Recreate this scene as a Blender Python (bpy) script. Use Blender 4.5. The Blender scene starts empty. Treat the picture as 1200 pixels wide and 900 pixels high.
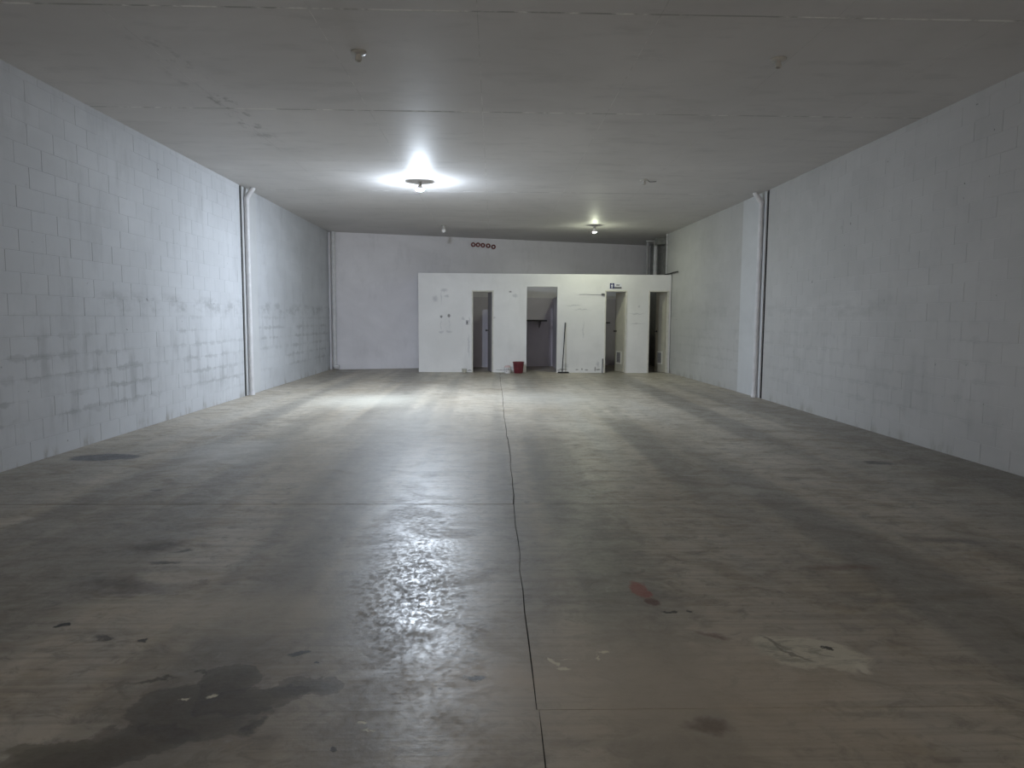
import bpy, bmesh, math, random
from mathutils import Matrix, Vector
random.seed(7)
R = math.radians
S = bpy.context.scene
COL = S.collection

# ------------------------------------------------------------------ camera, world, exposure
cam = bpy.data.cameras.new('camera')
cam.sensor_fit = 'HORIZONTAL'; cam.sensor_width = 36.0
cam.lens = 822.8 / 1200 * 36
cam.clip_start = 0.05; cam.clip_end = 200
camo = bpy.data.objects.new('camera', cam); COL.objects.link(camo)
camo.matrix_world = (Matrix.Translation((0, 0, 1.4)) @ Matrix.Rotation(-0.0268, 4, 'Z')
                     @ Matrix.Rotation(math.pi / 2 - 0.0925, 4, 'X') @ Matrix.Rotation(0.0064, 4, 'Z'))
S.camera = camo

w = bpy.data.worlds.new('world'); S.world = w; w.use_nodes = True
WORLD_STRENGTH = 3.3
w.node_tree.nodes['Background'].inputs[0].default_value = (1.0, 0.91, 0.81, 1)
w.node_tree.nodes['Background'].inputs[1].default_value = WORLD_STRENGTH
S.view_settings.view_transform = 'Standard'; S.view_settings.look = 'None'
S.view_settings.gamma = 1; S.view_settings.use_curve_mapping = False
S.view_settings.exposure = 0.0
BULB_COOL = 6000.0      # emission strength of the lit bulbs
BULB_GREEN = 1380.0

H = 3.68                # ceiling height
XL, XR = -4.41, 4.82    # side walls
YF = -7.0               # front of the hall, behind the camera
YP = 18.38              # face of the low partition

# ------------------------------------------------------------------ node helper
class NT:
    def __init__(s, name):
        s.m = bpy.data.materials.new(name); s.m.use_nodes = True
        s.t = s.m.node_tree; s.b = s.t.nodes['Principled BSDF']
        s.pos = s.t.nodes.new('ShaderNodeNewGeometry').outputs['Position']
    def put(s, sock, v):
        if isinstance(v, bpy.types.NodeSocket): s.t.links.new(v, sock)
        elif v is not None:
            if isinstance(v, tuple) and len(v) == 3 and sock.type == 'RGBA': v = v + (1,)
            sock.default_value = v
    def math(s, op, a, b=None, clamp=False):
        n = s.t.nodes.new('ShaderNodeMath'); n.operation = op; n.use_clamp = clamp
        s.put(n.inputs[0], a); s.put(n.inputs[1], b); return n.outputs[0]
    def map(s, v, a, b, c=0.0, d=1.0):
        n = s.t.nodes.new('ShaderNodeMapRange'); n.interpolation_type = 'SMOOTHSTEP'
        for i, x in enumerate((v, a, b, c, d)): s.put(n.inputs[i], x)
        return n.outputs[0]
    def mapping(s, v, loc=(0, 0, 0), rot=(0, 0, 0), sc=(1, 1, 1), kind='POINT'):
        n = s.t.nodes.new('ShaderNodeMapping'); n.vector_type = kind
        s.put(n.inputs['Vector'], v); n.inputs['Location'].default_value = loc
        n.inputs['Rotation'].default_value = rot; n.inputs['Scale'].default_value = sc
        return n.outputs[0]
    def noise(s, sc=(1, 1, 1), detail=4, rough=0.55, dist=0.0, loc=(0, 0, 0), color=False):
        n = s.t.nodes.new('ShaderNodeTexNoise')
        s.put(n.inputs['Vector'], s.mapping(s.pos, loc=loc, sc=sc))
        n.inputs['Scale'].default_value = 1; n.inputs['Detail'].default_value = detail
        n.inputs['Roughness'].default_value = rough; n.inputs['Distortion'].default_value = dist
        return n.outputs['Color' if color else 0]
    def mix(s, f, a, b, kind='MIX'):
        n = s.t.nodes.new('ShaderNodeMix'); n.data_type = 'RGBA'; n.blend_type = kind
        s.put(n.inputs[0], f); s.put(n.inputs[6], a); s.put(n.inputs[7], b); return n.outputs[2]
    def vmath(s, op, a, b=None):
        n = s.t.nodes.new('ShaderNodeVectorMath'); n.operation = op
        s.put(n.inputs[0], a)
        if b is not None: s.put(n.inputs[1], b)
        return n.outputs['Value'] if op == 'LENGTH' else n.outputs[0]
    def xyz(s):
        n = s.t.nodes.new('ShaderNodeSeparateXYZ'); s.put(n.inputs[0], s.pos); return n.outputs
    def wobble(s, amp, sc, loc=(0, 0, 0)):
        c = s.vmath('SUBTRACT', s.noise((sc, sc, sc), 5, 0.6, loc=loc, color=True), (0.5, 0.5, 0.5))
        return s.vmath('ADD', s.pos, s.vmath('MULTIPLY', c, (amp, amp, amp)))
    def blob(s, wp, c, r, rot=0, soft=0.3):          # an irregular patch: 1 inside, 0 outside
        v = s.mapping(wp, loc=c, rot=(0, 0, rot), sc=r, kind='TEXTURE')
        return s.map(s.vmath('LENGTH', v), 1.0, 1.0 - soft)
    def bump(s, h, strength=0.3, d=0.01):
        n = s.t.nodes.new('ShaderNodeBump'); n.inputs['Strength'].default_value = strength
        n.inputs['Distance'].default_value = d; s.put(n.inputs['Height'], h)
        s.t.links.new(n.outputs[0], s.b.inputs['Normal'])
    def done(s, col=None, rough=None, spec=None, metal=None):
        s.put(s.b.inputs['Base Color'], col); s.put(s.b.inputs['Roughness'], rough)
        s.put(s.b.inputs['Specular IOR Level'], spec); s.put(s.b.inputs['Metallic'], metal)
        return s.m

def plain(name, col, rough=0.6, metal=0.0, var=0.12, sc=9.0):
    g = NT(name); n = g.noise((sc, sc, sc), 4)
    dark = tuple(c * (1 - var * 2) for c in col)
    return g.done(g.mix(g.map(n, 0.35, 0.65), dark, col), rough, 0.4, metal)

# ------------------------------------------------------------------ materials of the shell
def floor_material():
    g = NT('stained concrete')
    big = g.noise((0.55, 0.3, 1), 5, 0.6, 0.6)
    tracks = g.noise((1.25, 0.07, 1), 3, 0.5, 0.15, loc=(3.7, 0, 0))
    broom = g.noise((0.9, 24, 1), 4, 0.65)
    fine = g.noise((30, 30, 1), 4, 0.7)
    mid = g.noise((2.6, 3.4, 1), 6, 0.66, 0.9, loc=(11, 4, 0))
    col = g.mix(g.map(big, 0.3, 0.7), (0.37, 0.318, 0.245), (0.55, 0.50, 0.415))
    col = g.mix(g.map(mid, 0.46, 0.66, 0, 0.55), col, (0.29, 0.235, 0.165))
    col = g.mix(g.map(tracks, 0.56, 0.40, 0, 0.65), col, (0.155, 0.145, 0.13))
    col = g.mix(g.map(tracks, 0.54, 0.68, 0, 0.4), col, (0.40, 0.39, 0.36))
    col = g.mix(g.map(broom, 0.42, 0.62, 0, 0.35), col, (0.19, 0.172, 0.145))
    col = g.mix(g.map(fine, 0.55, 0.75, 0, 0.3), col, (0.38, 0.365, 0.325))
    mot = g.noise((7, 9, 1), 6, 0.72, 0.8, loc=(5, 1, 0)); mot2 = g.noise((1.3, 2.2, 1), 6, 0.7, 1.2, loc=(9, 3, 0))
    col = g.mix(g.map(mot, 0.48, 0.68, 0, 0.55), col, (0.14, 0.128, 0.108))
    col = g.mix(g.map(mot2, 0.54, 0.70, 0, 0.42), col, (0.13, 0.118, 0.098))
    col = g.mix(g.map(mot, 0.42, 0.28, 0, 0.4), col, (0.42, 0.40, 0.35))
    rough = g.math('ADD', g.map(mid, 0.35, 0.65, 0.36, 0.5), g.map(fine, 0.4, 0.7, -0.03, 0.12))
    w1 = g.wobble(0.55, 1.8); w2 = g.wobble(0.22, 6.0); w3 = g.wobble(0.10, 16.0, (5, 2, 0))
    w4 = g.wobble(0.5, 3.2, (2, 7, 0))
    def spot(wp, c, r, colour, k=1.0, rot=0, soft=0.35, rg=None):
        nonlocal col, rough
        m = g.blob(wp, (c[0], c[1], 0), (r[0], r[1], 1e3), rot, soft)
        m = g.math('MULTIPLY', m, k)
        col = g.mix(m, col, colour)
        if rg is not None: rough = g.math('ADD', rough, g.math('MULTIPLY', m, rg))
    # lighter patches and dark tracks; lamp pool and bright foreground are painted in
    spot(w4, (-2.7, 7.3), (0.75, 1.1), (0.46, 0.455, 0.43), 0.55, 0, 0.9)
    spot(w4, (-2.1, 12.0), (1.5, 1.6), (0.55, 0.53, 0.46), 0.65, 0, 0.9)
    spot(w4, (1.0, 12.5), (1.6, 1.8), (0.42, 0.405, 0.36), 0.5, 0, 0.9)
    spot(w4, (0.86, 3.4), (0.13, 2.6), (0.17, 0.16, 0.14), 0.38, -0.0, 0.8)
    spot(w4, (0.42, 6.5), (0.12, 3.5), (0.18, 0.172, 0.16), 0.4, 0, 0.8)
    spot(w4, (-1.1, 9.6), (0.9, 2.6), (0.56, 0.545, 0.50), 0.4, 0, 0.95)  # pool of light from the bright lamp, painted into the floor colour
    spot(w4, (2.0, 5.65), (0.4, 0.22), (0.42, 0.40, 0.34), 0.5, 0, 0.7)
    spot(w4, (0.6, 2.6), (1.6, 0.9), (0.56, 0.485, 0.38), 0.55, 0, 0.95)  # centre foreground lightened in the colour, as light fades towards the edges
    spot(w4, (0.0, 2.62), (0.36, 0.24), (0.50, 0.41, 0.30), 0.7, 0, 0.8)
    spot(w4, (-1.3, 3.3), (0.9, 0.4), (0.48, 0.42, 0.31), 0.5, 0, 0.9)
    # floor colour painted darker along both side walls, where the light falls off
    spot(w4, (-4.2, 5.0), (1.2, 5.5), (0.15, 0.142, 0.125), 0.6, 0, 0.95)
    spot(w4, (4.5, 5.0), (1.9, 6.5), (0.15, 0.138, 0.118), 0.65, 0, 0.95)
    # water stain at lower left: dark interior with darker rims
    pud = (0.095, 0.076, 0.05); rim = (0.045, 0.036, 0.025)
    for c, r, a in (((-1.06, 2.42), (0.27, 0.2), -0.5), ((-0.70, 2.575), (0.15, 0.085), 0.15),
                    ((-1.02, 2.62), (0.12, 0.15), 0.5), ((-1.3, 2.16), (0.34, 0.13), 0.4), ((-0.88, 2.5), (0.2, 0.1), 0.2)):
        spot(w2, c, r, rim, 0.5, a, 0.1); spot(w2, c, (r[0] * 0.93, r[1] * 0.92), pud, 0.72, a, 0.5, -0.03)
    spot(w2, (-1.45, 2.2), (0.17, 0.055), (0.15, 0.135, 0.095), 0.7, 0.3, 0.3)
    for c, r in (((-1.30, 2.64), (0.11, 0.016)), ((-1.14, 2.70), (0.016, 0.06)), ((-0.82, 2.33), (0.03, 0.07))):
        spot(w2, c, r, rim, 0.7, 0.1, 0.6)
    # damp and oily patches
    spot(w2, (-3.86, 7.0), (0.36, 0.21), (0.05, 0.055, 0.068), 0.85, 0.1, 0.25, -0.06)
    spot(w2, (3.84, 6.76), (0.2, 0.11), (0.045, 0.042, 0.038), 0.85, -0.2, 0.5)
    spot(w2, (-2.74, 5.66), (0.08, 0.05), (0.05, 0.048, 0.045), 0.7, 0, 0.6)
    spot(w2, (-2.05, 4.25), (0.22, 0.14), (0.075, 0.06, 0.052), 0.7, 0.3, 0.7)
    spot(w2, (-1.88, 3.94), (0.13, 0.035), (0.045, 0.043, 0.04), 0.8, 0, 0.6)
    spot(w2, (-1.86, 4.16), (0.09, 0.04), (0.045, 0.043, 0.04), 0.7, 0.4, 0.6)
    spot(w4, (-1.95, 3.6), (0.4, 0.16), (0.082, 0.066, 0.058), 0.7, 0, 0.8)
    spot(w3, (-1.95, 3.14), (0.034, 0.022), (0.012, 0.012, 0.012), 0.95, 0, 0.4)
    spot(w3, (-1.52, 2.98), (0.03, 0.018), (0.03, 0.028, 0.025), 0.9, 0, 0.5)
    spot(w3, (-1.70, 3.0), (0.07, 0.03), (0.05, 0.048, 0.042), 0.8, 0, 0.5)
    spot(w3, (-0.81, 2.84), (0.05, 0.035), (0.035, 0.038, 0.036), 0.9, 0.4, 0.4)
    spot(w3, (-0.72, 2.76), (0.012, 0.012), (0.03, 0.03, 0.03), 0.9, 0, 0.4)
    spot(w3, (-0.07, 2.63), (0.055, 0.03), (0.04, 0.037, 0.03), 0.9, 0.2, 0.5)
    spot(w3, (-0.2, 2.55), (0.02, 0.012), (0.04, 0.037, 0.03), 0.9, 0, 0.5)
    spot(w3, (-0.52, 2.18), (0.015, 0.02), (0.035, 0.033, 0.03), 0.9, 0, 0.5)
    spot(w2, (2.5, 2.95), (0.3, 0.07), (0.06, 0.055, 0.045), 0.5, 0, 0.8)
    spot(w2, (2.95, 4.3), (0.35, 0.1), (0.07, 0.064, 0.056), 0.6, -0.3, 0.8)
    # rust red paint
    spot(w3, (0.77, 3.52), (0.055, 0.15), (0.28, 0.07, 0.055), 0.85, 0.12, 0.45)
    spot(w3, (0.80, 3.36), (0.05, 0.06), (0.12, 0.045, 0.035), 0.8, 0, 0.5)
    spot(w3, (0.86, 3.25), (0.05, 0.022), (0.03, 0.025, 0.022), 0.9, 0, 0.5)
    spot(w3, (0.95, 3.25), (0.018, 0.016), (0.02, 0.02, 0.018), 0.9, 0, 0.5)
    spot(w2, (0.99, 3.0), (0.08, 0.035), (0.13, 0.06, 0.05), 0.6, -0.3, 0.7)
    spot(w2, (2.0, 3.85), (0.32, 0.06), (0.15, 0.085, 0.065), 0.6, -0.1, 0.8)
    spot(w2, (0.75, 2.3), (0.1, 0.07), (0.10, 0.065, 0.05), 0.6, 0, 0.7)
    # pale skimmed patch at right, dark fleck in it, and flecks of pale paint
    spot(w2, (1.36, 2.82), (0.27, 0.165), (0.66, 0.63, 0.51), 0.72, -0.35, 0.22, 0.12)
    for c, a in (((1.24, 2.9), -0.9), ((1.27, 2.82), -1.1)):
        spot(w2, c, (0.12, 0.016), (0.19, 0.172, 0.138), 0.75, a, 0.7)
    m = g.math('MULTIPLY', g.blob(w2, (1.36, 2.82, 0), (0.28, 0.17, 1e3), -0.35, 0.3), g.map(g.noise((5, 14, 1), 6, 0.75, 0.6), 0.46, 0.62, 0, 0.6))
    col = g.mix(m, col, (0.21, 0.19, 0.15))
    spot(w3, (1.44, 2.865), (0.02, 0.03), (0.05, 0.048, 0.04), 0.95, 0, 0.4)
    spot(w3, (1.5, 2.68), (0.04, 0.06), (0.68, 0.65, 0.54), 0.8, 0, 0.5)
    for c, r, a in (((0.255, 2.76), (0.013, 0.05), 0.35), ((0.285, 2.70), (0.042, 0.016), -0.1), ((0.32, 2.78), (0.05, 0.004), 0),
                    ((0.47, 2.835), (0.035, 0.012), 0), ((0.44, 2.79), (0.010, 0.035), -0.2),
                    ((-0.45, 2.33), (0.02, 0.012), 0.4), ((-0.43, 2.28), (0.024, 0.007), 0),
                    ((-1.03, 2.52), (0.03, 0.02), 0.5), ((-1.13, 2.5), (0.03, 0.012), 0)):
        spot(w3, c, r, (0.68, 0.64, 0.49), 0.9, a, 0.5)
    spot(w3, (1.85, 6.2), (0.25, 0.03), (0.5, 0.49, 0.45), 0.6, 0, 0.8)
    spot(w3, (-0.05, 3.1), (0.05, 0.02), (0.3, 0.28, 0.24), 0.5, 0, 0.8)
    # worn, pitted strip where the slab has lost its polish
    pit = g.noise((34, 19, 1), 5, 0.68, 0.5)
    m = g.blob(w4, (-0.45, 3.6, 0), (0.38, 1.2, 1e3), 0, 0.7)
    rough = g.math('ADD', rough, g.math('MULTIPLY', m, g.map(pit, 0.40, 0.62, -0.10, 0.10)))
    rough = g.math('MINIMUM', g.math('MAXIMUM', rough, 0.16), 0.9)
    g.bump(g.math('ADD', g.math('MULTIPLY', pit, 0.3), g.math('ADD', fine, broom)), 0.16, 0.006)
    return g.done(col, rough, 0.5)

def wall_material(name, base, side=False, dirt=0.5, scale=1.0):
    g = NT(name); x, y, z = g.xyz()
    n1 = g.noise((0.5, 0.5, 0.8), 5, 0.6, 0.4)
    n2 = g.noise((3.5, 3.5, 1.2), 5, 0.65, loc=(4, 1, 0))
    col = g.mix(g.map(n1, 0.3, 0.7), tuple(c * 0.87 for c in base), base)
    grime = tuple(c * 0.56 for c in base)
    col = g.mix(g.map(n2, 0.5, 0.72, 0, 0.3 * dirt), col, grime)
    if side:
        oi = g.t.nodes.new('ShaderNodeObjectInfo').outputs['Random']
        isl = g.t.nodes.new('ShaderNodeNewGeometry').outputs['Random Per Island']
        rnd = g.math('FRACT', g.math('ADD', oi, isl))
        col = g.mix(g.map(rnd, 0.0, 1.0, 0, 0.13), col, tuple(c * 0.7 for c in base))
        # soot along the bed joints of the lower courses, in patches
        fr = g.math('ABSOLUTE', g.math('SUBTRACT', g.math('FRACT', g.math('DIVIDE', z, 0.2)), 0.5))
        bed = g.map(g.math('ADD', fr, g.noise((6, 6, 9), 3, loc=(1, 0, 0))), 0.82, 1.02)
        low = g.math('MULTIPLY', g.map(z, 0.15, 0.35), g.map(z, 1.75, 1.1))
        patch = g.map(g.noise((0.7, 0.7, 1.1), 4, 0.6, loc=(0, 9, 3)), 0.38, 0.6)
        col = g.mix(g.math('MULTIPLY', g.math('MULTIPLY', bed, low), g.math('MULTIPLY', patch, 0.62 * dirt)), col, grime)
        run = g.map(g.noise((5.5, 5.5, 0.8), 4, 0.6, loc=(7, 0, 1)), 0.47, 0.68)
        col = g.mix(g.math('MULTIPLY', g.math('MULTIPLY', run, low), g.math('MULTIPLY', patch, 0.6 * dirt)), col, grime)
        # rubbed band at shoulder height
        band = g.math('MULTIPLY', g.map(z, 1.42, 1.5), g.map(z, 1.74, 1.62))
        sm = g.map(g.noise((2.2, 2.2, 5), 5, 0.7, loc=(2, 2, 2)), 0.42, 0.66, 0, 0.62 * dirt)
        col = g.mix(g.math('MULTIPLY', g.math('MULTIPLY', band, sm), g.map(y, 7.2, 8.6)), col, tuple(c * 0.5 for c in base))
        # scuffed paint just above the floor
        foot = g.math('MULTIPLY', g.map(z, 0.16, 0.02), g.map(n2, 0.5, 0.64, 0, 0.6))
        col = g.mix(foot, col, (0.3, 0.28, 0.25))
        pock = g.noise((14, 14, 14), 2, 0.5, loc=(3, 5, 5))
        col = g.mix(g.map(pock, 0.76, 0.79, 0, 0.7), col, (0.08, 0.08, 0.08))
    g.bump(g.noise((45, 45, 45), 4, 0.7), 0.12, 0.004)
    return g, col

def finish(gc, rough=0.62): return gc[0].done(gc[1], rough, 0.3)

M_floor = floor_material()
M_base = plain('joint filler', (0.07, 0.06, 0.05), 0.95)
M_left = finish(wall_material('painted block left', (0.60, 0.615, 0.64), True, 0.95))
M_right = finish(wall_material('painted block right', (0.50, 0.495, 0.485), True, 0.35))
M_mortar = plain('painted mortar', (0.40, 0.405, 0.41), 0.8)
M_back = finish(wall_material('painted back wall', (0.80, 0.785, 0.82), False, 0.6))
M_pil = finish(wall_material('painted pilaster', (0.60, 0.61, 0.62), False, 0.35))
M_bare = plain('bare grey render', (0.28, 0.28, 0.262), 0.8)
M_inner = finish(wall_material('grey inner wall', (0.64, 0.615, 0.68), False, 0.4))
M_dark = plain('black gap', (0.02, 0.02, 0.022), 0.9)

def partition_material():
    g, col = wall_material('painted partition', (0.78, 0.77, 0.765), False, 0.35)
    wv = g.wobble(0.05, 18.0); wb = g.wobble(0.12, 9.0)
    def spot(wp, x, z, rx, rz, c, k, soft=0.5):
        nonlocal col
        m = g.math('MULTIPLY', g.blob(wp, (x, 0, z), (rx, 1e3, rz), 0, soft), k)
        col = g.mix(m, col, c)
    d = (0.10, 0.095, 0.09); gr = (0.36, 0.36, 0.39)
    for a in ((-1.36, 1.447, 0.045, 0.05), (-1.161, 1.471, 0.05, 0.06), (0.434, 2.10, 0.05, 0.03)): spot(wv, *a, d, 0.75, 0.6)
    for a in ((-1.29, 2.12, 0.12, 0.07), (-1.36, 1.95, 0.018, 0.2), (-1.52, 1.9, 0.1, 0.12), (-1.22, 1.98, 0.1, 0.05), (-1.36, 1.05, 0.08, 0.05),
              (-1.16, 1.06, 0.12, 0.04), (-1.36, 1.25, 0.015, 0.2), (-1.16, 1.25, 0.012, 0.2), (-0.8, 1.4, 0.05, 0.06), (-0.62, 1.35, 0.03, 0.14),
              (0.55, 2.0, 0.1, 0.06), (0.02, 1.42, 0.05, 0.05), (2.1, 1.75, 0.25, 0.03), (2.3, 1.65, 0.3, 0.02), (2.35, 1.1, 0.02, 0.3),
              (3.75, 1.55, 0.25, 0.03), (3.75, 1.3, 0.25, 0.02), (3.8, 1.75, 0.04, 0.05), (-0.65, 0.7, 0.03, 0.4)): spot(wb, *a, gr, 0.45, 0.8)
    # paint flaked off along the foot of the wall
    for a in ((1.83, 0.085, 0.14, 0.028), (1.72, 0.06, 0.05, 0.02), (2.2, 0.08, 0.05, 0.025), (2.33, 0.09, 0.03, 0.04), (2.45, 0.075, 0.06, 0.028),
              (2.68, 0.1, 0.03, 0.08), (2.76, 0.085, 0.09, 0.028), (0.22, 0.06, 0.2, 0.015), (-0.62, 0.05, 0.08, 0.02)): spot(wv, *a, d, 0.62, 0.6)
    for a in ((2.75, 0.22, 0.05, 0.12), (0.5, 0.12, 0.35, 0.06), (1.9, 0.18, 0.12, 0.1)): spot(wb, *a, gr, 0.5, 0.9)
    return g.done(col, 0.6, 0.3)
M_part = partition_material()

def ceiling_material():
    g = NT('grey painted ceiling'); x, y, z = g.xyz()
    n1 = g.noise((0.35, 0.35, 1), 5, 0.6, 0.5); n2 = g.noise((1.6, 4.5, 1), 5, 0.65, loc=(2, 8, 0))
    col = g.mix(g.map(n1, 0.3, 0.7), (0.585, 0.572, 0.565), (0.69, 0.675, 0.668))
    col = g.mix(g.map(n2, 0.5, 0.72, 0, 0.4), col, (0.47, 0.465, 0.46))
    # mould spots near the left seams
    mould = g.map(g.noise((7, 4, 1), 4, 0.6, loc=(4, 4, 0)), 0.53, 0.66)
    near = g.math('MULTIPLY', g.map(g.math('ABSOLUTE', g.math('ADD', x, 2.9)), 0.24, 0.02), g.math('MULTIPLY', g.map(y, 10.6, 8.0), g.map(y, 5.6, 6.8)))
    col = g.mix(g.math('MULTIPLY', g.math('MULTIPLY', mould, near), 0.5), col, (0.13, 0.13, 0.13))
    g.bump(g.noise((3, 3, 3), 4), 0.05, 0.02)
    return g.done(col, 0.6, 0.3)
M_ceil = ceiling_material()
def seam_material():
    g = NT('flaky seam filler')
    n = g.noise((2.4, 2.4, 1), 4, 0.7, loc=(1, 3, 0))
    return g.done(g.mix(g.map(n, 0.44, 0.6), (0.42, 0.42, 0.41), (0.9, 0.89, 0.87)), 0.8, 0.2)
M_seam = seam_material()
M_pipe = plain('painted pipe', (0.66, 0.655, 0.665), 0.45, 0, 0.05)
M_pipe_grey = plain('grey pipe', (0.45, 0.44, 0.45), 0.5, 0, 0.05)
M_frame = plain('cream door frame', (0.66, 0.64, 0.58), 0.5, 0, 0.05)
M_leaf = plain('beige door leaf', (0.46, 0.435, 0.36), 0.5, 0, 0.05, 3)
M_leaf_grey = plain('grey door leaf', (0.27, 0.26, 0.275), 0.5, 0, 0.05, 3)
M_knob = plain('dull metal', (0.10, 0.095, 0.10), 0.35, 0.7)
M_black = plain('black plastic', (0.022, 0.021, 0.023), 0.5)
M_red = plain('red plastic', (0.15, 0.025, 0.034), 0.42, 0, 0.08)
M_clay = plain('red clay', (0.26, 0.09, 0.085), 0.8, 0, 0.2, 20)
M_white = plain('white plastic', (0.85, 0.83, 0.82), 0.45, 0, 0.03)
M_pink = plain('pinkish lid', (0.60, 0.45, 0.45), 0.45, 0, 0.05)
M_tub = plain('cream tub', (0.50, 0.475, 0.40), 0.5, 0, 0.06)
M_porc = plain('porcelain', (0.50, 0.485, 0.45), 0.4, 0, 0.06)
M_brass = plain('dull socket', (0.30, 0.27, 0.23), 0.4, 0.4)
M_blue = plain('sign blue', (0.012, 0.016, 0.11), 0.4, 0, 0.02)
M_signw = plain('sign white', (0.72, 0.72, 0.76), 0.4, 0, 0.02)
M_signg = plain('sign grey', (0.12, 0.12, 0.13), 0.5, 0, 0.02)
M_bulb = plain('unlit bulb', (0.82, 0.82, 0.84), 0.25, 0, 0.02)
def emit(name, c, k):
    g = NT(name); g.b.inputs['Emission Color'].default_value = c + (1,); g.b.inputs['Emission Strength'].default_value = k
    return g.done(c, 0.4)
M_cool = emit('lit cool bulb', (0.77, 0.87, 1.0), BULB_COOL)
M_green = emit('lit greenish bulb', (0.93, 1.0, 0.74), BULB_GREEN)

# ------------------------------------------------------------------ mesh helpers
def link(name, me, mat=None, parent=None, kind=None):
    o = bpy.data.objects.new(name, me); COL.objects.link(o)
    if mat and me and not me.materials: me.materials.append(mat)
    if parent: o.parent = parent
    if kind: o['kind'] = kind
    return o
def mesh_of(bm, name, smooth=False):
    bmesh.ops.recalc_face_normals(bm, faces=bm.faces)
    me = bpy.data.meshes.new(name); bm.to_mesh(me); bm.free()
    if smooth:
        for p in me.polygons: p.use_smooth = True
        me.set_sharp_from_angle(angle=R(35))
    return me
def obj(name, bm, mat, parent=None, kind=None, smooth=False): return link(name, mesh_of(bm, name, smooth), mat, parent, kind)
def box(bm, a, b, bev=0.0):
    r = bmesh.ops.create_cube(bm, size=1)
    for v in r['verts']:
        v.co = Vector([(a[i] + b[i]) / 2 + v.co[i] * (b[i] - a[i]) for i in range(3)])
    if bev:
        es = list({e for v in r['verts'] for e in v.link_edges})
        bmesh.ops.bevel(bm, geom=es, offset=bev, segments=2, affect='EDGES', profile=0.5)
    return bm
def nb(): return bmesh.new()
def prism(bm, pts, axis, a, b):                # closed outline pushed along one axis
    def P(p, t):
        return {'z': (p[0], p[1], t), 'y': (p[0], t, p[1]), 'x': (t, p[0], p[1])}[axis]
    A = [bm.verts.new(P(p, a)) for p in pts]; B = [bm.verts.new(P(p, b)) for p in pts]
    fs = [bm.faces.new(A), bm.faces.new(B)]
    n = len(pts)
    for i in range(n): bm.faces.new((A[i], A[(i + 1) % n], B[(i + 1) % n], B[i]))
    for f in fs: f.normal_update()
    bmesh.ops.triangulate(bm, faces=fs)
    return bm
def lathe(bm, prof, seg=20, c=(0, 0, 0)):      # profile of (radius, height)
    rows = []
    for r, z in prof:
        if r < 1e-6: rows.append([bm.verts.new((c[0], c[1], c[2] + z))])
        else: rows.append([bm.verts.new((c[0] + r * math.cos(2 * math.pi * i / seg), c[1] + r * math.sin(2 * math.pi * i / seg), c[2] + z)) for i in range(seg)])
    for A, B in zip(rows, rows[1:]):
        for i in range(seg):
            j = (i + 1) % seg
            q = [A[i % len(A)], A[j % len(A)], B[j % len(B)], B[i % len(B)]]
            q = list(dict.fromkeys(q))
            if len(q) > 2: bm.faces.new(q)
    return bm
def tube(bm, pts, r, seg=12, caps=True):
    pts = [Vector(p) for p in pts]; rings = []
    up = None
    for i, p in enumerate(pts):
        d = ((pts[min(i + 1, len(pts) - 1)] - p).normalized() + (p - pts[max(i - 1, 0)]).normalized()).normalized()
        if up is None: up = d.orthogonal().normalized()
        up = (up - d * up.dot(d)).normalized(); sd = d.cross(up)
        k = r[i] if isinstance(r, (list, tuple)) else r
        rings.append([bm.verts.new(p + (up * math.cos(2 * math.pi * j / seg) + sd * math.sin(2 * math.pi * j / seg)) * k) for j in range(seg)])
    for A, B in zip(rings, rings[1:]):
        for j in range(seg): bm.faces.new((A[j], A[(j + 1) % seg], B[(j + 1) % seg], B[j]))
    if caps: bm.faces.new(rings[0]); bm.faces.new(rings[-1])
    return bm
def tag(o, label, cat, group=None):
    o['label'] = label; o['category'] = cat
    if group: o['group'] = group
    return o
def thing(name, label, cat, loc, group=None):
    o = bpy.data.objects.new(name, None); COL.objects.link(o); o.location = loc
    o.empty_display_size = 0.1
    return tag(o, label, cat, group)

# ------------------------------------------------------------------ floor: slabs with sawn joints
XC = 0.165
def back_y(x): return 19.1 + (x + 4.41) * 0.30
fl = obj('floor', box(nb(), (-4.7, YF - 1.5, -0.2), (5.2, 22.3, -0.008)), M_base, None, 'structure')
ys = [YF - 1.5, -3.3, -0.45, 2.404, 5.22, 8.09, 10.95, 13.8, 16.6, 22.2]
for i in range(len(ys) - 1):
    a, b = ys[i] + 0.0016, ys[i + 1] - 0.0016
    n = max(5, int((b - a) / 0.28))
    crack = [(XC + random.uniform(-0.007, 0.007) + 0.007 * math.sin((a + (b - a) * k / n) * 1.1), a + (b - a) * k / n) for k in range(n + 1)]
    half = 0.0026 if a < 5 else 0.004
    for side in (-1, 1):
        e = [(x + side * (half + random.uniform(-0.0018, 0.0018)), y) for x, y in crack]
        far = -4.6 if side < 0 else 5.1
        obj('concrete_slab', prism(nb(), [(far, a)] + e + [(far, b)], 'z', -0.035, random.uniform(-0.0012, 0.0012)), M_floor, fl)

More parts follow.
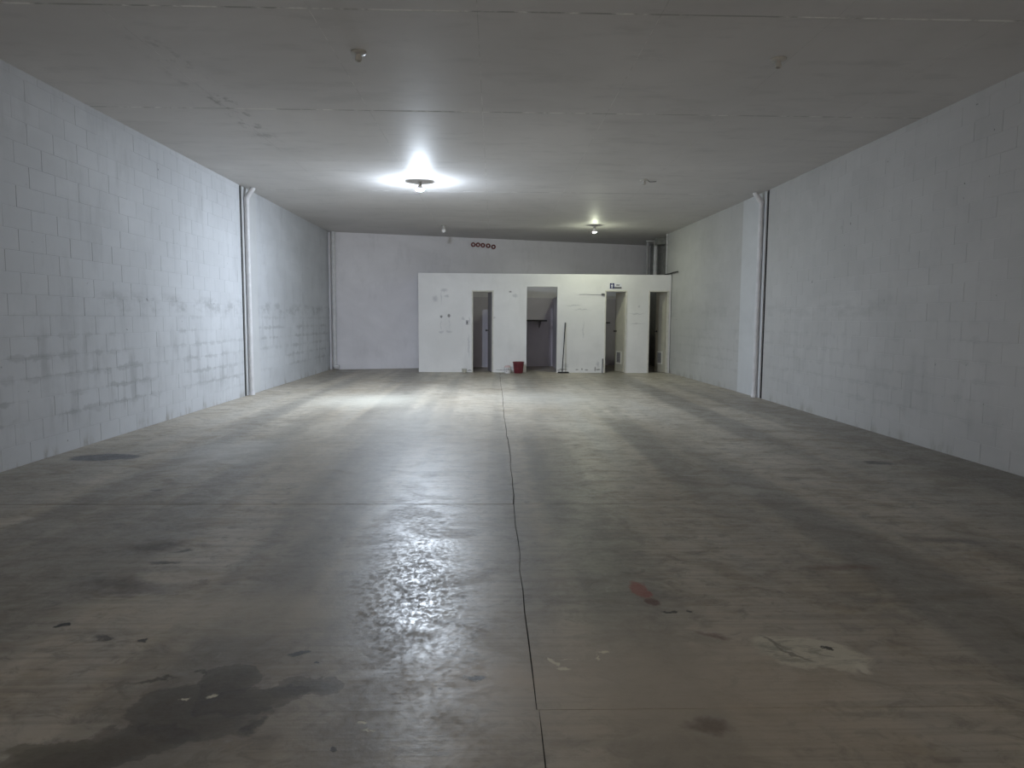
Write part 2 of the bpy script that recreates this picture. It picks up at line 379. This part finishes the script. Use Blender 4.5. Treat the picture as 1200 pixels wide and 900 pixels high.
# ------------------------------------------------------------------ ceiling: panels with filled seams
ce = obj('ceiling', box(nb(), (-4.7, YF, H), (5.2, 22.3, H + 0.2)), M_seam, None, 'structure')
cx = [-4.62, -2.93, -1.38, -0.13, 1.25, 2.58, 3.9, 5.1]
cy = [YF, -4.6, -2.1, 0.43, 2.95, 5.47, 8.03, 10.55, 12.95, 15.5, 18.0, 20.2, 22.2]
for i in range(len(cx) - 1):
    for j in range(len(cy) - 1):
        z = H - random.uniform(0.0006, 0.0014)
        wide = {5: 0.013, 6: 0.014, 8: 0.016}; g0, g1 = wide.get(j, 0.003), wide.get(j + 1, 0.003)
        obj('ceiling_panel', box(nb(), (cx[i] + 0.0018, cy[j] + g0, z), (cx[i + 1] - 0.0018, cy[j + 1] - g1, z + 0.006)), M_ceil, ce)

# ------------------------------------------------------------------ block walls
def block_mesh(L, Hh, mat, cache={}):
    k = (round(L, 3), round(Hh, 3), mat.name)
    if k in cache: return cache[k]
    bm = nb(); bl = 0.0016
    P = [(0, 0), (L, 0), (L, Hh), (0, Hh)]; Q = [(bl, bl), (L - bl, bl), (L - bl, Hh - bl), (bl, Hh - bl)]
    A = [bm.verts.new((u, -0.008, v)) for u, v in P]; B = [bm.verts.new((u, 0.0, v)) for u, v in P]
    C = [bm.verts.new((u, 0.0012, v)) for u, v in Q]
    for X, Y in ((A, B), (B, C)):
        for i in range(4): bm.faces.new((X[i], X[(i + 1) % 4], Y[(i + 1) % 4], Y[i]))
    bm.faces.new(C)
    cache[k] = mesh_of(bm, 'concrete_block'); return cache[k]
def lay_blocks(parent, p0, p1, normal_left, mat, singles_from=None, budget=0, joint=0.0033):
    """courses of blocks from p0 to p1 (plan points); n is the side that faces the hall"""
    p0 = Vector((p0[0], p0[1], 0)); p1 = Vector((p1[0], p1[1], 0))
    u = (p1 - p0).normalized(); L = (p1 - p0).length
    nrm = Vector((0, 0, 1)).cross(u) * (1 if normal_left else -1)
    cells = []
    for r in range(19):
        z0 = r * 0.2; z1 = min(z0 + 0.2, H)
        s = -0.2 if r % 2 else 0.0
        while s < L:
            a, b = max(s, 0), min(s + 0.4, L)
            if b - a > 0.03: cells.append((a, b, z0, z1))
            s += 0.4
    cells.sort(key=lambda c: (round(c[0] / 0.4), c[2]))
    rest = []; placed = 0
    for a, b, z0, z1 in cells:
        out = random.uniform(-0.0012, 0.0012)
        l, hh = b - a - joint, z1 - z0 - joint
        M = Matrix((( u.x, nrm.x, 0, 0), (u.y, nrm.y, 0, 0), (0, 0, 1, 0), (0, 0, 0, 1)))
        M.translation = p0 + u * (a + joint / 2) + nrm * out + Vector((0, 0, z0 + joint / 2))
        if singles_from is not None and a >= singles_from and placed < budget:
            o = link('concrete_block', block_mesh(l, hh, mat), mat, parent); o.matrix_world = M; placed += 1
        else: rest.append((block_mesh(l, hh, mat), M))
    if rest:
        bm = nb()
        for me, M in rest:
            t = bmesh.new(); t.from_mesh(me); t.transform(M)
            vm = {v: bm.verts.new(v.co) for v in t.verts}
            for f in t.faces: bm.faces.new([vm[v] for v in f.verts])
            t.free()
        o = obj('blockwork', bm, mat, parent, 'stuff')
    return placed
MORT = 0.0006
GL0, GL1, PL1 = 12.53, 12.63, 13.36        # left: open joint, pilaster
GR0, GR1, PR1 = 12.42, 12.52, 13.64
XR1 = 4.80; XR2, YR2 = 4.64, 18.95         # far part of the right wall leans inward a little
# left wall: backing in two lengths with the open joint between, then blocks
bm = nb(); box(bm, (XL - 0.25, YF, 0), (XL - MORT, GL0, H)); box(bm, (XL - 0.25, PL1, 0), (XL - MORT, 19.6, H))
box(bm, (XL - 0.25, GL0, 0), (XL - 0.16, PL1, H))
wl = obj('wall_left', bm, M_left, None, 'structure')
left_n = lay_blocks(wl, (XL, YF + 0.13), (XL, GL0), False, M_left, 9.99, 300)
lay_blocks(wl, (XL, PL1), (XL, back_y(XL) + 0.05), False, M_left)
bm = nb(); prism(bm, [(XR + 0.25, YF), (XR + MORT, YF), (XR + MORT, GR0), (XR + 0.25, GR0)], 'z', 0, H)
prism(bm, [(XR1 + MORT, PR1), (XR2 + MORT, YR2), (XR2 + 0.45, YR2), (XR + 0.3, PR1)], 'z', 0, H)
box(bm, (XR + 0.16, GR0, 0), (XR + 0.25, PR1, H))
wr = obj('wall_right', bm, M_right, None, 'structure')
lay_blocks(wr, (XR, YF + 0.13), (XR, GR0), True, M_right, 10.35, 300)
lay_blocks(wr, (XR1, PR1), (XR2, YR2), True, M_right)
# smooth concrete pilasters beside the open joints
def pilaster(x0, y0, x1, y1, s, name):
    pts = [(x0, y0), (x1, y1), (x1 + s * 0.155, y1), (x0 + s * 0.155, y0)]
    return obj(name, prism(nb(), pts, 'z', 0, H), M_pil, None, 'structure')
pilaster(XL + 0.004, GL1, XL + 0.004, PL1 - 0.004, -1, 'trim_1')
pilaster(XR - 0.004, GR1, XR1 - 0.004, PR1 - 0.004, 1, 'trim_2')
obj('joint_back', box(nb(), (XL - 0.158, GL0 + 0.001, 0.001), (XL - 0.014, GL1 - 0.001, H - 0.001)), M_dark, wl)
obj('joint_back', box(nb(), (XR + 0.014, GR0 + 0.001, 0.001), (XR + 0.158, GR1 - 0.001, H - 0.001)), M_dark, wr)
# bare grey return of the right wall beyond the partition
obj('wall_right_return', box(nb(), (4.84, YR2, 0), (5.09, 22.2, H)), M_bare, None, 'structure')
# back wall, set at a slant
xa, xb = XL - 0.1, 4.84
obj('wall_back', prism(nb(), [(xa, back_y(xa)), (xb, back_y(xb)), (xb, back_y(xb) + 0.25), (xa, back_y(xa) + 0.25)], 'z', 0, H), M_back, None, 'structure')
# unseen front wall behind the camera, with an open bay added for fill light
bm = nb(); prism(bm, [(XL - 0.25, 0), (-3.6, 0), (-3.6, 3.2), (4.0, 3.2), (4.0, 0), (XR + 0.25, 0), (XR + 0.25, H), (XL - 0.25, H)], 'y', YF - 0.2, YF)
obj('wall_front', bm, M_pil, None, 'structure')

# ------------------------------------------------------------------ low partition with four openings
PT = 2.565; TH = 0.12
D1, O2, D3, D4 = (-0.57, 0.0, 2.135), (0.865, 1.66, 2.235), (2.905, 3.49, 2.16), (4.05, 4.59, 2.16)
pts = [(-1.95, 0)]
for a, b, h in (D1, O2, D3, D4): pts += [(a, 0), (a, h), (b, h), (b, 0)]
pts += [(4.638, 0), (4.638, PT), (-1.95, PT)]
obj('wall_partition', prism(nb(), pts, 'y', YP, YP + TH), M_part, None, 'structure')
def inner_wall(name, x, w, mat, lid=0.55):
    p = [(x, YP + TH), (x + w, YP + TH), (x + w, back_y(x + w)), (x, back_y(x))]
    obj(name, prism(nb(), p, 'z', 0, PT - lid), mat, None, 'structure')
inner_wall('wall_partition_left', -1.95, 0.12, M_part, 0.0)
for x in (0.40, 1.76, 3.74): inner_wall('wall_divider', x, 0.10, M_inner)
# lining of the rooms: grey plaster against the slanting wall
for x0, x1 in ((-1.83, 0.40), (0.50, 1.76), (1.86, 3.74), (3.84, 4.83)):
    obj('wall_lining', prism(nb(), [(x0, back_y(x0) - 0.03), (x1, back_y(x1) - 0.03), (x1, back_y(x1)), (x0, back_y(x0))], 'z', 0, PT - 0.55), M_inner, None, 'structure')

def door(idx, opening, ang, mat, grille):
    a, b, h = opening; j = 0.035
    L = b - a - 2 * j - 0.008; hx, hy = b - j - 0.004, YP + TH - 0.02
    root = bpy.data.objects.new('door_%d' % idx, None); COL.objects.link(root); root['kind'] = 'structure'
    root.location = (b, YP, 0)
    T = Matrix.Translation((-b, -YP, 0))
    bm = nb(); box(bm, (a, YP - 0.012, 0), (a + j, YP + TH, h), 0.004); box(bm, (b - j, YP - 0.012, 0), (b, YP + TH, h), 0.004)
    box(bm, (a + j, YP - 0.012, h - j), (b - j, YP + TH, h), 0.004); bm.transform(T)
    obj('door_frame', bm, M_frame, root)
    # the leaf is drawn closed from the hinge at local origin towards -x, then swung inward
    lf = box(nb(), (-L, -0.02, 0.012), (0, 0.02, h - j - 0.006), 0.002)
    leaf = obj('door_leaf', lf, mat, root); leaf.location = (hx - b, hy - YP, 0); leaf.rotation_euler = (0, 0, -ang)
    k = nb()
    for s in (-1, 1):
        t = bmesh.new(); lathe(t, [(0.0, 0), (0.03, 0), (0.03, 0.006), (0.011, 0.01), (0.011, 0.035), (0.026, 0.042), (0.03, 0.055), (0.022, 0.068), (0, 0.071)], 14)
        t.transform(Matrix.Translation((-L + 0.055, 0.02 * s, 1.09)) @ Matrix.Rotation(-s * math.pi / 2, 4, 'X'))
        me = mesh_of(t, 'k'); k.from_mesh(me)
    obj('door_knob', k, M_knob, leaf, smooth=True)
    for z in (0.25, h / 2, h - 0.3):
        obj('hinge', lathe(nb(), [(0, 0), (0.009, 0), (0.009, 0.09), (0, 0.09)], 10, (0.004, 0.024, z)), M_knob, leaf)
    if grille:
        x0, x1, z0, z1 = -L + 0.1, -0.1, 0.22, 0.56
        bm = nb()
        for s in (-1,):
            y0, y1 = s * 0.02, s * 0.036
            lo, hi = min(y0, y1), max(y0, y1)
            for bx in ((x0, x0 + 0.035, z0, z1), (x1 - 0.035, x1, z0, z1), (x0 + 0.035, x1 - 0.035, z0, z0 + 0.03), (x0 + 0.035, x1 - 0.035, z1 - 0.03, z1)):
                box(bm, (bx[0], lo, bx[2]), (bx[1], hi, bx[3]))
        g = obj('vent_grille', bm, M_frame, leaf)
        for q in range(8):
            z = z0 + 0.04 + q * 0.034
            t = box(nb(), (x0 + 0.036, -0.003, -0.014), (x1 - 0.036, 0.003, 0.014))
            t.transform(Matrix.Translation((0, -0.028, z + 0.01)) @ Matrix.Rotation(R(35), 4, 'X'))
            obj('slat', t, M_leaf_grey, g)
        for s in g.children: pass
    return root
d1 = door(1, D1, R(79), M_leaf_grey, False)
d2 = door(2, D3, R(74), M_leaf, True)
d3 = door(3, D4, R(70), M_leaf, True)
d1['label'] = 'grey door swung inward in the leftmost doorway of the partition'
d2['label'] = 'beige vented door swung inward under the blue and white sign'
d3['label'] = 'beige vented door swung inward in the doorway next to the right wall'

# ------------------------------------------------------------------ ceiling lamps
plate_me = mesh_of(lathe(nb(), [(0, 0), (0.068, 0), (0.068, -0.008), (0.06, -0.016), (0.034, -0.022), (0, -0.022)], 24), 'base_plate', True)
sock_me = mesh_of(lathe(nb(), [(0, -0.02), (0.024, -0.02), (0.022, -0.03), (0.027, -0.045), (0.029, -0.072), (0.025, -0.078), (0.019, -0.078), (0.018, -0.05), (0, -0.05)], 20), 'socket', True)
ball = [(0, -0.186)] + [(0.05 * math.sin(t), -0.136 - 0.05 * math.cos(t)) for t in [R(a) for a in range(15, 136, 15)]] + [(0.022, -0.09), (0.014, -0.074), (0, -0.074)]
def bulb_me(mat):
    me = mesh_of(lathe(nb(), ball, 18), 'bulb', True); me.materials.append(mat); me.materials.append(M_white)
    for p in me.polygons:
        if p.center.z > -0.160: p.material_index = 1       # opaque housing above the lit dome
    return me
plate_me.materials.append(M_porc); sock_me.materials.append(M_porc)
# opaque cup added round the bright lamp's dome to keep light off the ceiling
cup = [(0, -0.072), (0.02, -0.072), (0.03, -0.084), (0.064, -0.104), (0.0755, -0.118), (0.0755, -0.1295), (0.072, -0.1305), (0.071, -0.126)]
cup += [(0.07 * math.cos(t), -0.126 - 0.034 * math.sin(t)) for t in [R(a) for a in (8, 22, 36, 50, 64, 78)]] + [(0, -0.16)]
def cup_me(mat):
    me = mesh_of(lathe(nb(), cup, 20), 'bulb', True); me.materials.append(mat); me.materials.append(M_white)
    for p in me.polygons:
        if p.center.z > -0.1283 or math.hypot(p.center.x, p.center.y) > 0.0695: p.material_index = 1
    return me
LAMPS = [
    (-1.17, 6.31, None, 'empty porcelain lamp holder on the near ceiling, left of centre'),
    (2.48, 6.31, None, 'empty porcelain lamp holder on the near ceiling, right of centre'),
    (2.45, 11.67, None, 'empty ceiling lamp holder half way down the hall, with a wire tail'),
    (-1.24, 12.05, cup_me(M_cool), 'bright bluish white lit bulb on the ceiling'),
    (2.45, 17.3, bulb_me(M_green), 'small greenish white lit bulb on the ceiling before the doorways'),
    (-1.23, 17.55, bulb_me(M_bulb), 'unlit white bulb on the ceiling near the back wall')]
for x, y, b, lab in LAMPS:
    t = thing('ceiling_lamp', lab, 'lamp', (x, y, H - 0.0016), 'ceiling lamps')
    pl = link('base_plate', plate_me, None, t)
    if 'bluish' in lab: pl.scale = (0.55, 0.55, 1)      # the bright lamp has a small rose
    link('socket', sock_me, None, t)
    if b: link('bulb', b, None, t)
    if 'wire' in lab:
        obj('wire', tube(nb(), [(0.05, 0, -0.006), (0.10, 0.02, -0.03), (0.16, 0.05, -0.022), (0.22, 0.09, -0.012)], 0.006, 8), M_black, t)  # black tube put in as the shadow streak the holder casts on the ceiling

# ------------------------------------------------------------------ downpipes
def downpipe(x, y, s, label, r=0.042):
    t = thing('downpipe', label, 'pipe', (x, y, 0), 'downpipes at the side walls')
    obj('pipe', tube(nb(), [(0, 0, 0.06), (0, 0, H - 0.2)], r, 18), M_pipe, t, smooth=True)
    pts = [(0, 0, H - 0.22), (0, 0, H - 0.185)] + [(s * 0.10 * k, 0.02 * k, H - 0.185 + 0.15 * k) for k in (0.15, 0.5, 1.0)] + [(s * 0.112, 0.022, H - 0.004)]
    obj('elbow', tube(nb(), pts, [r + 0.007, r + 0.007, r + 0.003, r + 0.003, r + 0.003, r + 0.003], 18), M_pipe, t, smooth=True)
    obj('shoe', lathe(nb(), [(0, 0.002), (r + 0.014, 0.002), (r + 0.014, 0.05), (r + 0.004, 0.07), (r + 0.004, 0.12), (0, 0.12)], 18), M_pipe, t, smooth=True)
    for z in (1.1, 2.5):
        obj('clamp', lathe(nb(), [(r - 0.002, 0), (r + 0.005, 0), (r + 0.005, 0.03), (r - 0.002, 0.03)], 18, (0, 0, z)), M_pipe, t)
    return t
downpipe(XL + 0.05, GL1 + 0.11, 1, 'white downpipe against the left wall beside an open joint')
downpipe(XR - 0.05, GR1 + 0.13, -1, 'white downpipe against the right wall beside an open joint')
t = thing('downpipe', 'white pipe standing in the back left corner', 'pipe', (-4.265, 19.02, 0), 'pipes in the back corners')
obj('pipe', tube(nb(), [(0, 0, 0.1), (0, 0, H - 0.004)], 0.06, 18), M_pipe, t, smooth=True)
obj('shoe', tube(nb(), [(0, 0, 0.16), (0, 0, 0.09), (0.03, -0.03, 0.07), (0.12, -0.03, 0.072)], 0.066, 16), M_pipe, t, smooth=True)
def standpipe(x, y, z0, r, label, mat):
    t = thing('standpipe', label, 'pipe', (x, y, z0), 'pipes in the back corners')
    obj('pipe', tube(nb(), [(0, 0, 0.002), (0, 0, H - z0 - 0.004)], r, 16), mat, t, smooth=True)
    obj('collar', lathe(nb(), [(r, 0.30), (r + 0.008, 0.30), (r + 0.008, 0.40), (r, 0.40)], 16, (0, 0, 0)), mat, t, smooth=True)
standpipe(4.57, 21.0, PT, 0.045, 'slimmer left one of two pale pipes above the partition', M_pipe_grey)
standpipe(4.665, 20.4, PT, 0.058, 'thicker right one of two pale pipes above the partition', M_pipe)
obj('trim_3', box(nb(), (4.56, 19.75, 3.5), (4.838, 20.05, H - 0.003)), M_bare, None, 'structure')
tag(obj('overhead_pipe', tube(nb(), [(4.36, 20.28, 3.64), (4.835, 20.28, 3.64)], 0.02, 12), M_pipe, smooth=True), 'thin white pipe lying level just under the ceiling above the partition', 'pipe')
t = thing('conduit', 'thin white conduit down the right wall above the rightmost doorway', 'conduit', (4.622, 18.9, 2.58))
obj('pipe', tube(nb(), [(0, 0, 0.002), (0, 0, H - 2.58 - 0.004)], 0.014, 10), M_pipe, t, smooth=True)
for z in (0.25, 0.8): obj('clip', box(nb(), (-0.017, -0.018, z), (0.02, 0.018, z + 0.02)), M_pipe_grey, t)
tag(obj('black_rod', tube(nb(), [(4.50, 18.55, 2.585), (4.60, 18.45, 2.60), (4.622, 18.1, 2.615), (4.63, 17.75, 2.61)], 0.016, 10), M_black, smooth=True),
    'short black rod across the top right corner of the partition', 'rod')

# ------------------------------------------------------------------ clay vent rings in the back wall
def wall_at(x): return back_y(x)
RINGS = [(-0.59, 3.49, 'leftmost of the five red clay rings high on the back wall'), (-0.455, 3.492, 'second from the left of the five red clay rings'),
         (-0.32, 3.482, 'middle one of the five red clay rings under the ceiling'), (-0.165, 3.475, 'second from the right of the five red clay rings'),
         (-0.015, 3.45, 'rightmost and lowest of the five red clay rings')]
for x, z, lab in RINGS:
    t = thing('clay_vent', lab, 'vent', (x, wall_at(x) - 0.001, z), 'red clay vents in the back wall')
    t.rotation_euler = (math.pi / 2, 0, math.atan(0.30))
    obj('rim', lathe(nb(), [(0.03, 0.002), (0.064, 0.002), (0.066, 0.03), (0.061, 0.045), (0.038, 0.045), (0.031, 0.036), (0.03, 0.002)], 20), M_clay, t, smooth=True)
    obj('plug', lathe(nb(), [(0, 0.004), (0.0296, 0.004), (0.0296, 0.016), (0, 0.02)], 16), M_back, t)

# ------------------------------------------------------------------ sign over the third opening
t = thing('restroom_sign', 'small blue and white restroom sign above a doorway', 'sign', (3.18, YP, 2.275))
obj('board', box(nb(), (-0.155, -0.008, -0.075), (0.155, -0.001, 0.07), 0.001), M_signw, t)
ic = obj('blue_panel', box(nb(), (-0.153, -0.011, -0.072), (-0.04, -0.008, 0.067)), M_blue, t)
bm = lathe(nb(), [(0, 0), (0.013, 0), (0.013, 0.002), (0, 0.002)], 14); bm.transform(Matrix.Translation((-0.098, -0.011, 0.043)) @ Matrix.Rotation(R(90), 4, 'X'))
prism(bm, [(-0.122, 0.024), (-0.074, 0.024), (-0.074, -0.016), (-0.083, -0.016), (-0.083, -0.062), (-0.096, -0.062), (-0.096, -0.02), (-0.1, -0.02), (-0.1, -0.062), (-0.113, -0.062), (-0.113, -0.016), (-0.122, -0.016)], 'y', -0.013, -0.011)
obj('figure', bm, M_signw, ic)
obj('grey_strip', box(nb(), (-0.038, -0.011, -0.072), (0.153, -0.008, -0.028)), M_signg, t)
bm = nb()
for x0, x1, kk in ((0.014, 0.032, 0), (0.036, 0.054, 1), (0.058, 0.076, 0), (0.08, 0.1, 1)):
    box(bm, (x0, -0.011, 0.004), (x0 + 0.008, -0.008, 0.034)); box(bm, (x1 - 0.008, -0.011, 0.004), (x1, -0.008, 0.034))
    box(bm, (x0 + 0.007, -0.011, 0.024 if kk else 0.014), (x1 - 0.007, -0.008, 0.034 if kk else 0.024))
obj('lettering', bm, M_signg, t)

# ------------------------------------------------------------------ small things along the partition
t = thing('switch_plate', 'small grey switch plate on the partition beside the leftmost doorway', 'switch', (-0.685, YP, 1.30))
obj('plate', box(nb(), (-0.035, -0.012, -0.06), (0.035, -0.001, 0.06), 0.003), M_pipe_grey, t)
obj('toggle', box(nb(), (-0.012, -0.022, -0.03), (0.012, -0.012, 0.03), 0.002), M_signg, t)
t = thing('cable_box', 'tiny dark junction box with a cable running left along the partition', 'box', (2.85, YP, 2.05))
obj('body', box(nb(), (-0.04, -0.035, -0.025), (0.04, -0.001, 0.025), 0.004), M_signg, t)
obj('cable', tube(nb(), [(-0.04, -0.01, 0.0), (-0.25, -0.008, -0.008), (-0.45, -0.008, 0.004), (-0.62, -0.008, -0.004)], 0.006, 6), M_pipe_grey, t)

t = thing('waste_bin', 'dark red tapered plastic bin beside the partition', 'bin', (0.65, 18.15, 0))
ob = [(0, 0.004), (0.10, 0.004), (0.108, 0.0), (0.113, 0.01), (0.138, 0.27), (0.150, 0.272), (0.152, 0.29), (0.143, 0.295), (0.135, 0.285), (0.108, 0.016), (0, 0.014)]
obj('body', lathe(nb(), ob, 28), M_red, t, smooth=True)
bm = nb()
for k in range(14):
    a = 2 * math.pi * k / 14
    tube(bm, [(0.1125 * math.cos(a), 0.1125 * math.sin(a), 0.02), (0.136 * math.cos(a), 0.136 * math.sin(a), 0.265)], 0.005, 6)
obj('rib', bm, M_red, t)

t = thing('paint_tub', 'small white tub with a pinkish lid on the floor left of the red bin', 'tub', (0.37, 18.12, 0))
obj('body', lathe(nb(), [(0, 0.0), (0.074, 0.0), (0.078, 0.01), (0.082, 0.13), (0.086, 0.134), (0.086, 0.146), (0.08, 0.15), (0, 0.15)], 24), M_white, t, smooth=True)
obj('lid', lathe(nb(), [(0, 0.1502), (0.08, 0.1502), (0.088, 0.156), (0.088, 0.168), (0.074, 0.178), (0.055, 0.20), (0, 0.206)], 24), M_pink, t, smooth=True)
bm = nb()
for i, (a, z) in enumerate(((-1.95, 0.112), (-1.5, 0.112), (-1.9, 0.055), (-1.25, 0.112))):
    q = box(bmesh.new(), (-0.012, -0.001, -0.009), (0.012, 0.002, 0.009)); q.transform(Matrix.Translation((0.0825 * math.cos(a), 0.0825 * math.sin(a), z)) @ Matrix.Rotation(a - math.pi / 2 + math.pi, 4, 'Z'))
    obj('printed_mark', q, M_signg, t)
obj('handle', tube(nb(), [(0.088 * math.cos(a), 0.094 * math.sin(a), 0.13 - 0.05 * abs(math.sin(a))) for a in [R(d) for d in range(180, 361, 20)]], 0.003, 6), M_knob, t)

t = thing('small_tub', 'tiny cream tub on the floor left of the leftmost doorway', 'tub', (-0.755, 18.2, 0))
obj('body', lathe(nb(), [(0, 0), (0.05, 0), (0.056, 0.005), (0.06, 0.085), (0.057, 0.092), (0.05, 0.09), (0.047, 0.01), (0, 0.01)], 20), M_tub, t, smooth=True)
obj('rim', lathe(nb(), [(0.058, 0.088), (0.066, 0.088), (0.066, 0.104), (0.056, 0.104)], 20), M_porc, t, smooth=True)

t = thing('floor_squeegee', 'long dark handled squeegee leaning on the partition right of the wide opening', 'squeegee', (1.80, 18.16, 0))
obj('handle', tube(nb(), [(-0.01, 0.0, 0.045), (0.075, 0.19, 1.30)], 0.0145, 10), M_black, t, smooth=True)
obj('grip', tube(nb(), [(0.069, 0.176, 1.20), (0.076, 0.193, 1.31)], 0.018, 10), M_signg, t, smooth=True)
obj('head', box(nb(), (-0.12, -0.016, 0.02), (0.16, 0.016, 0.042), 0.005), M_black, t)
obj('blade', box(nb(), (-0.13, -0.004, 0.001), (0.17, 0.004, 0.024)), M_black, t)
tag(obj('stick', tube(nb(), [(2.845, 18.22, 0.008), (2.87, 18.365, 0.37)], 0.013, 8), M_signg, smooth=True), 'short dark stick propped beside the doorway under the sign', 'stick')

# shelf in the wide opening and rails in the two right rooms
ysh = back_y(0.5) - 0.03
t = thing('wall_shelf', 'dark edged shelf inside the wide doorless opening', 'shelf', (0.5, 20.0, 1.36))
obj('board', prism(nb(), [(0.005, 0.0), (1.02, 0.0), (1.02, back_y(1.52) - 20.035), (0.005, back_y(0.5) - 20.035)], 'z', -0.02, 0.016), M_inner, t)
obj('edge_strip', box(nb(), (0.005, -0.012, -0.028), (1.02, 0.0, 0.018)), M_black, t)
for x in (0.2, 0.85):
    bm = nb(); prism(bm, [(0.02, -0.022), (back_y(0.5 + x) - 20.04, -0.022), (back_y(0.5 + x) - 20.04, -0.22)], 'x', x - 0.01, x + 0.01)
    obj('bracket', bm, M_knob, t)
for x0, x1, lab in ((2.6, 3.55, 'thin dark rail on the back wall in the room under the sign'), (3.9, 4.7, 'thin dark rail on the back wall in the rightmost room')):
    t = thing('wall_rail', lab, 'rail', (x0, back_y(x0) - 0.06, 1.30), 'rails in the back rooms')
    obj('bar', tube(nb(), [(0, 0, 0), (x1 - x0, (x1 - x0) * 0.3, 0)], 0.02, 8), M_signg, t)
    for q in (0.1, x1 - x0 - 0.1): obj('bracket', tube(nb(), [(q, q * 0.3, 0), (q - 0.008, q * 0.3 + 0.028, 0)], 0.012, 8), M_knob, t)
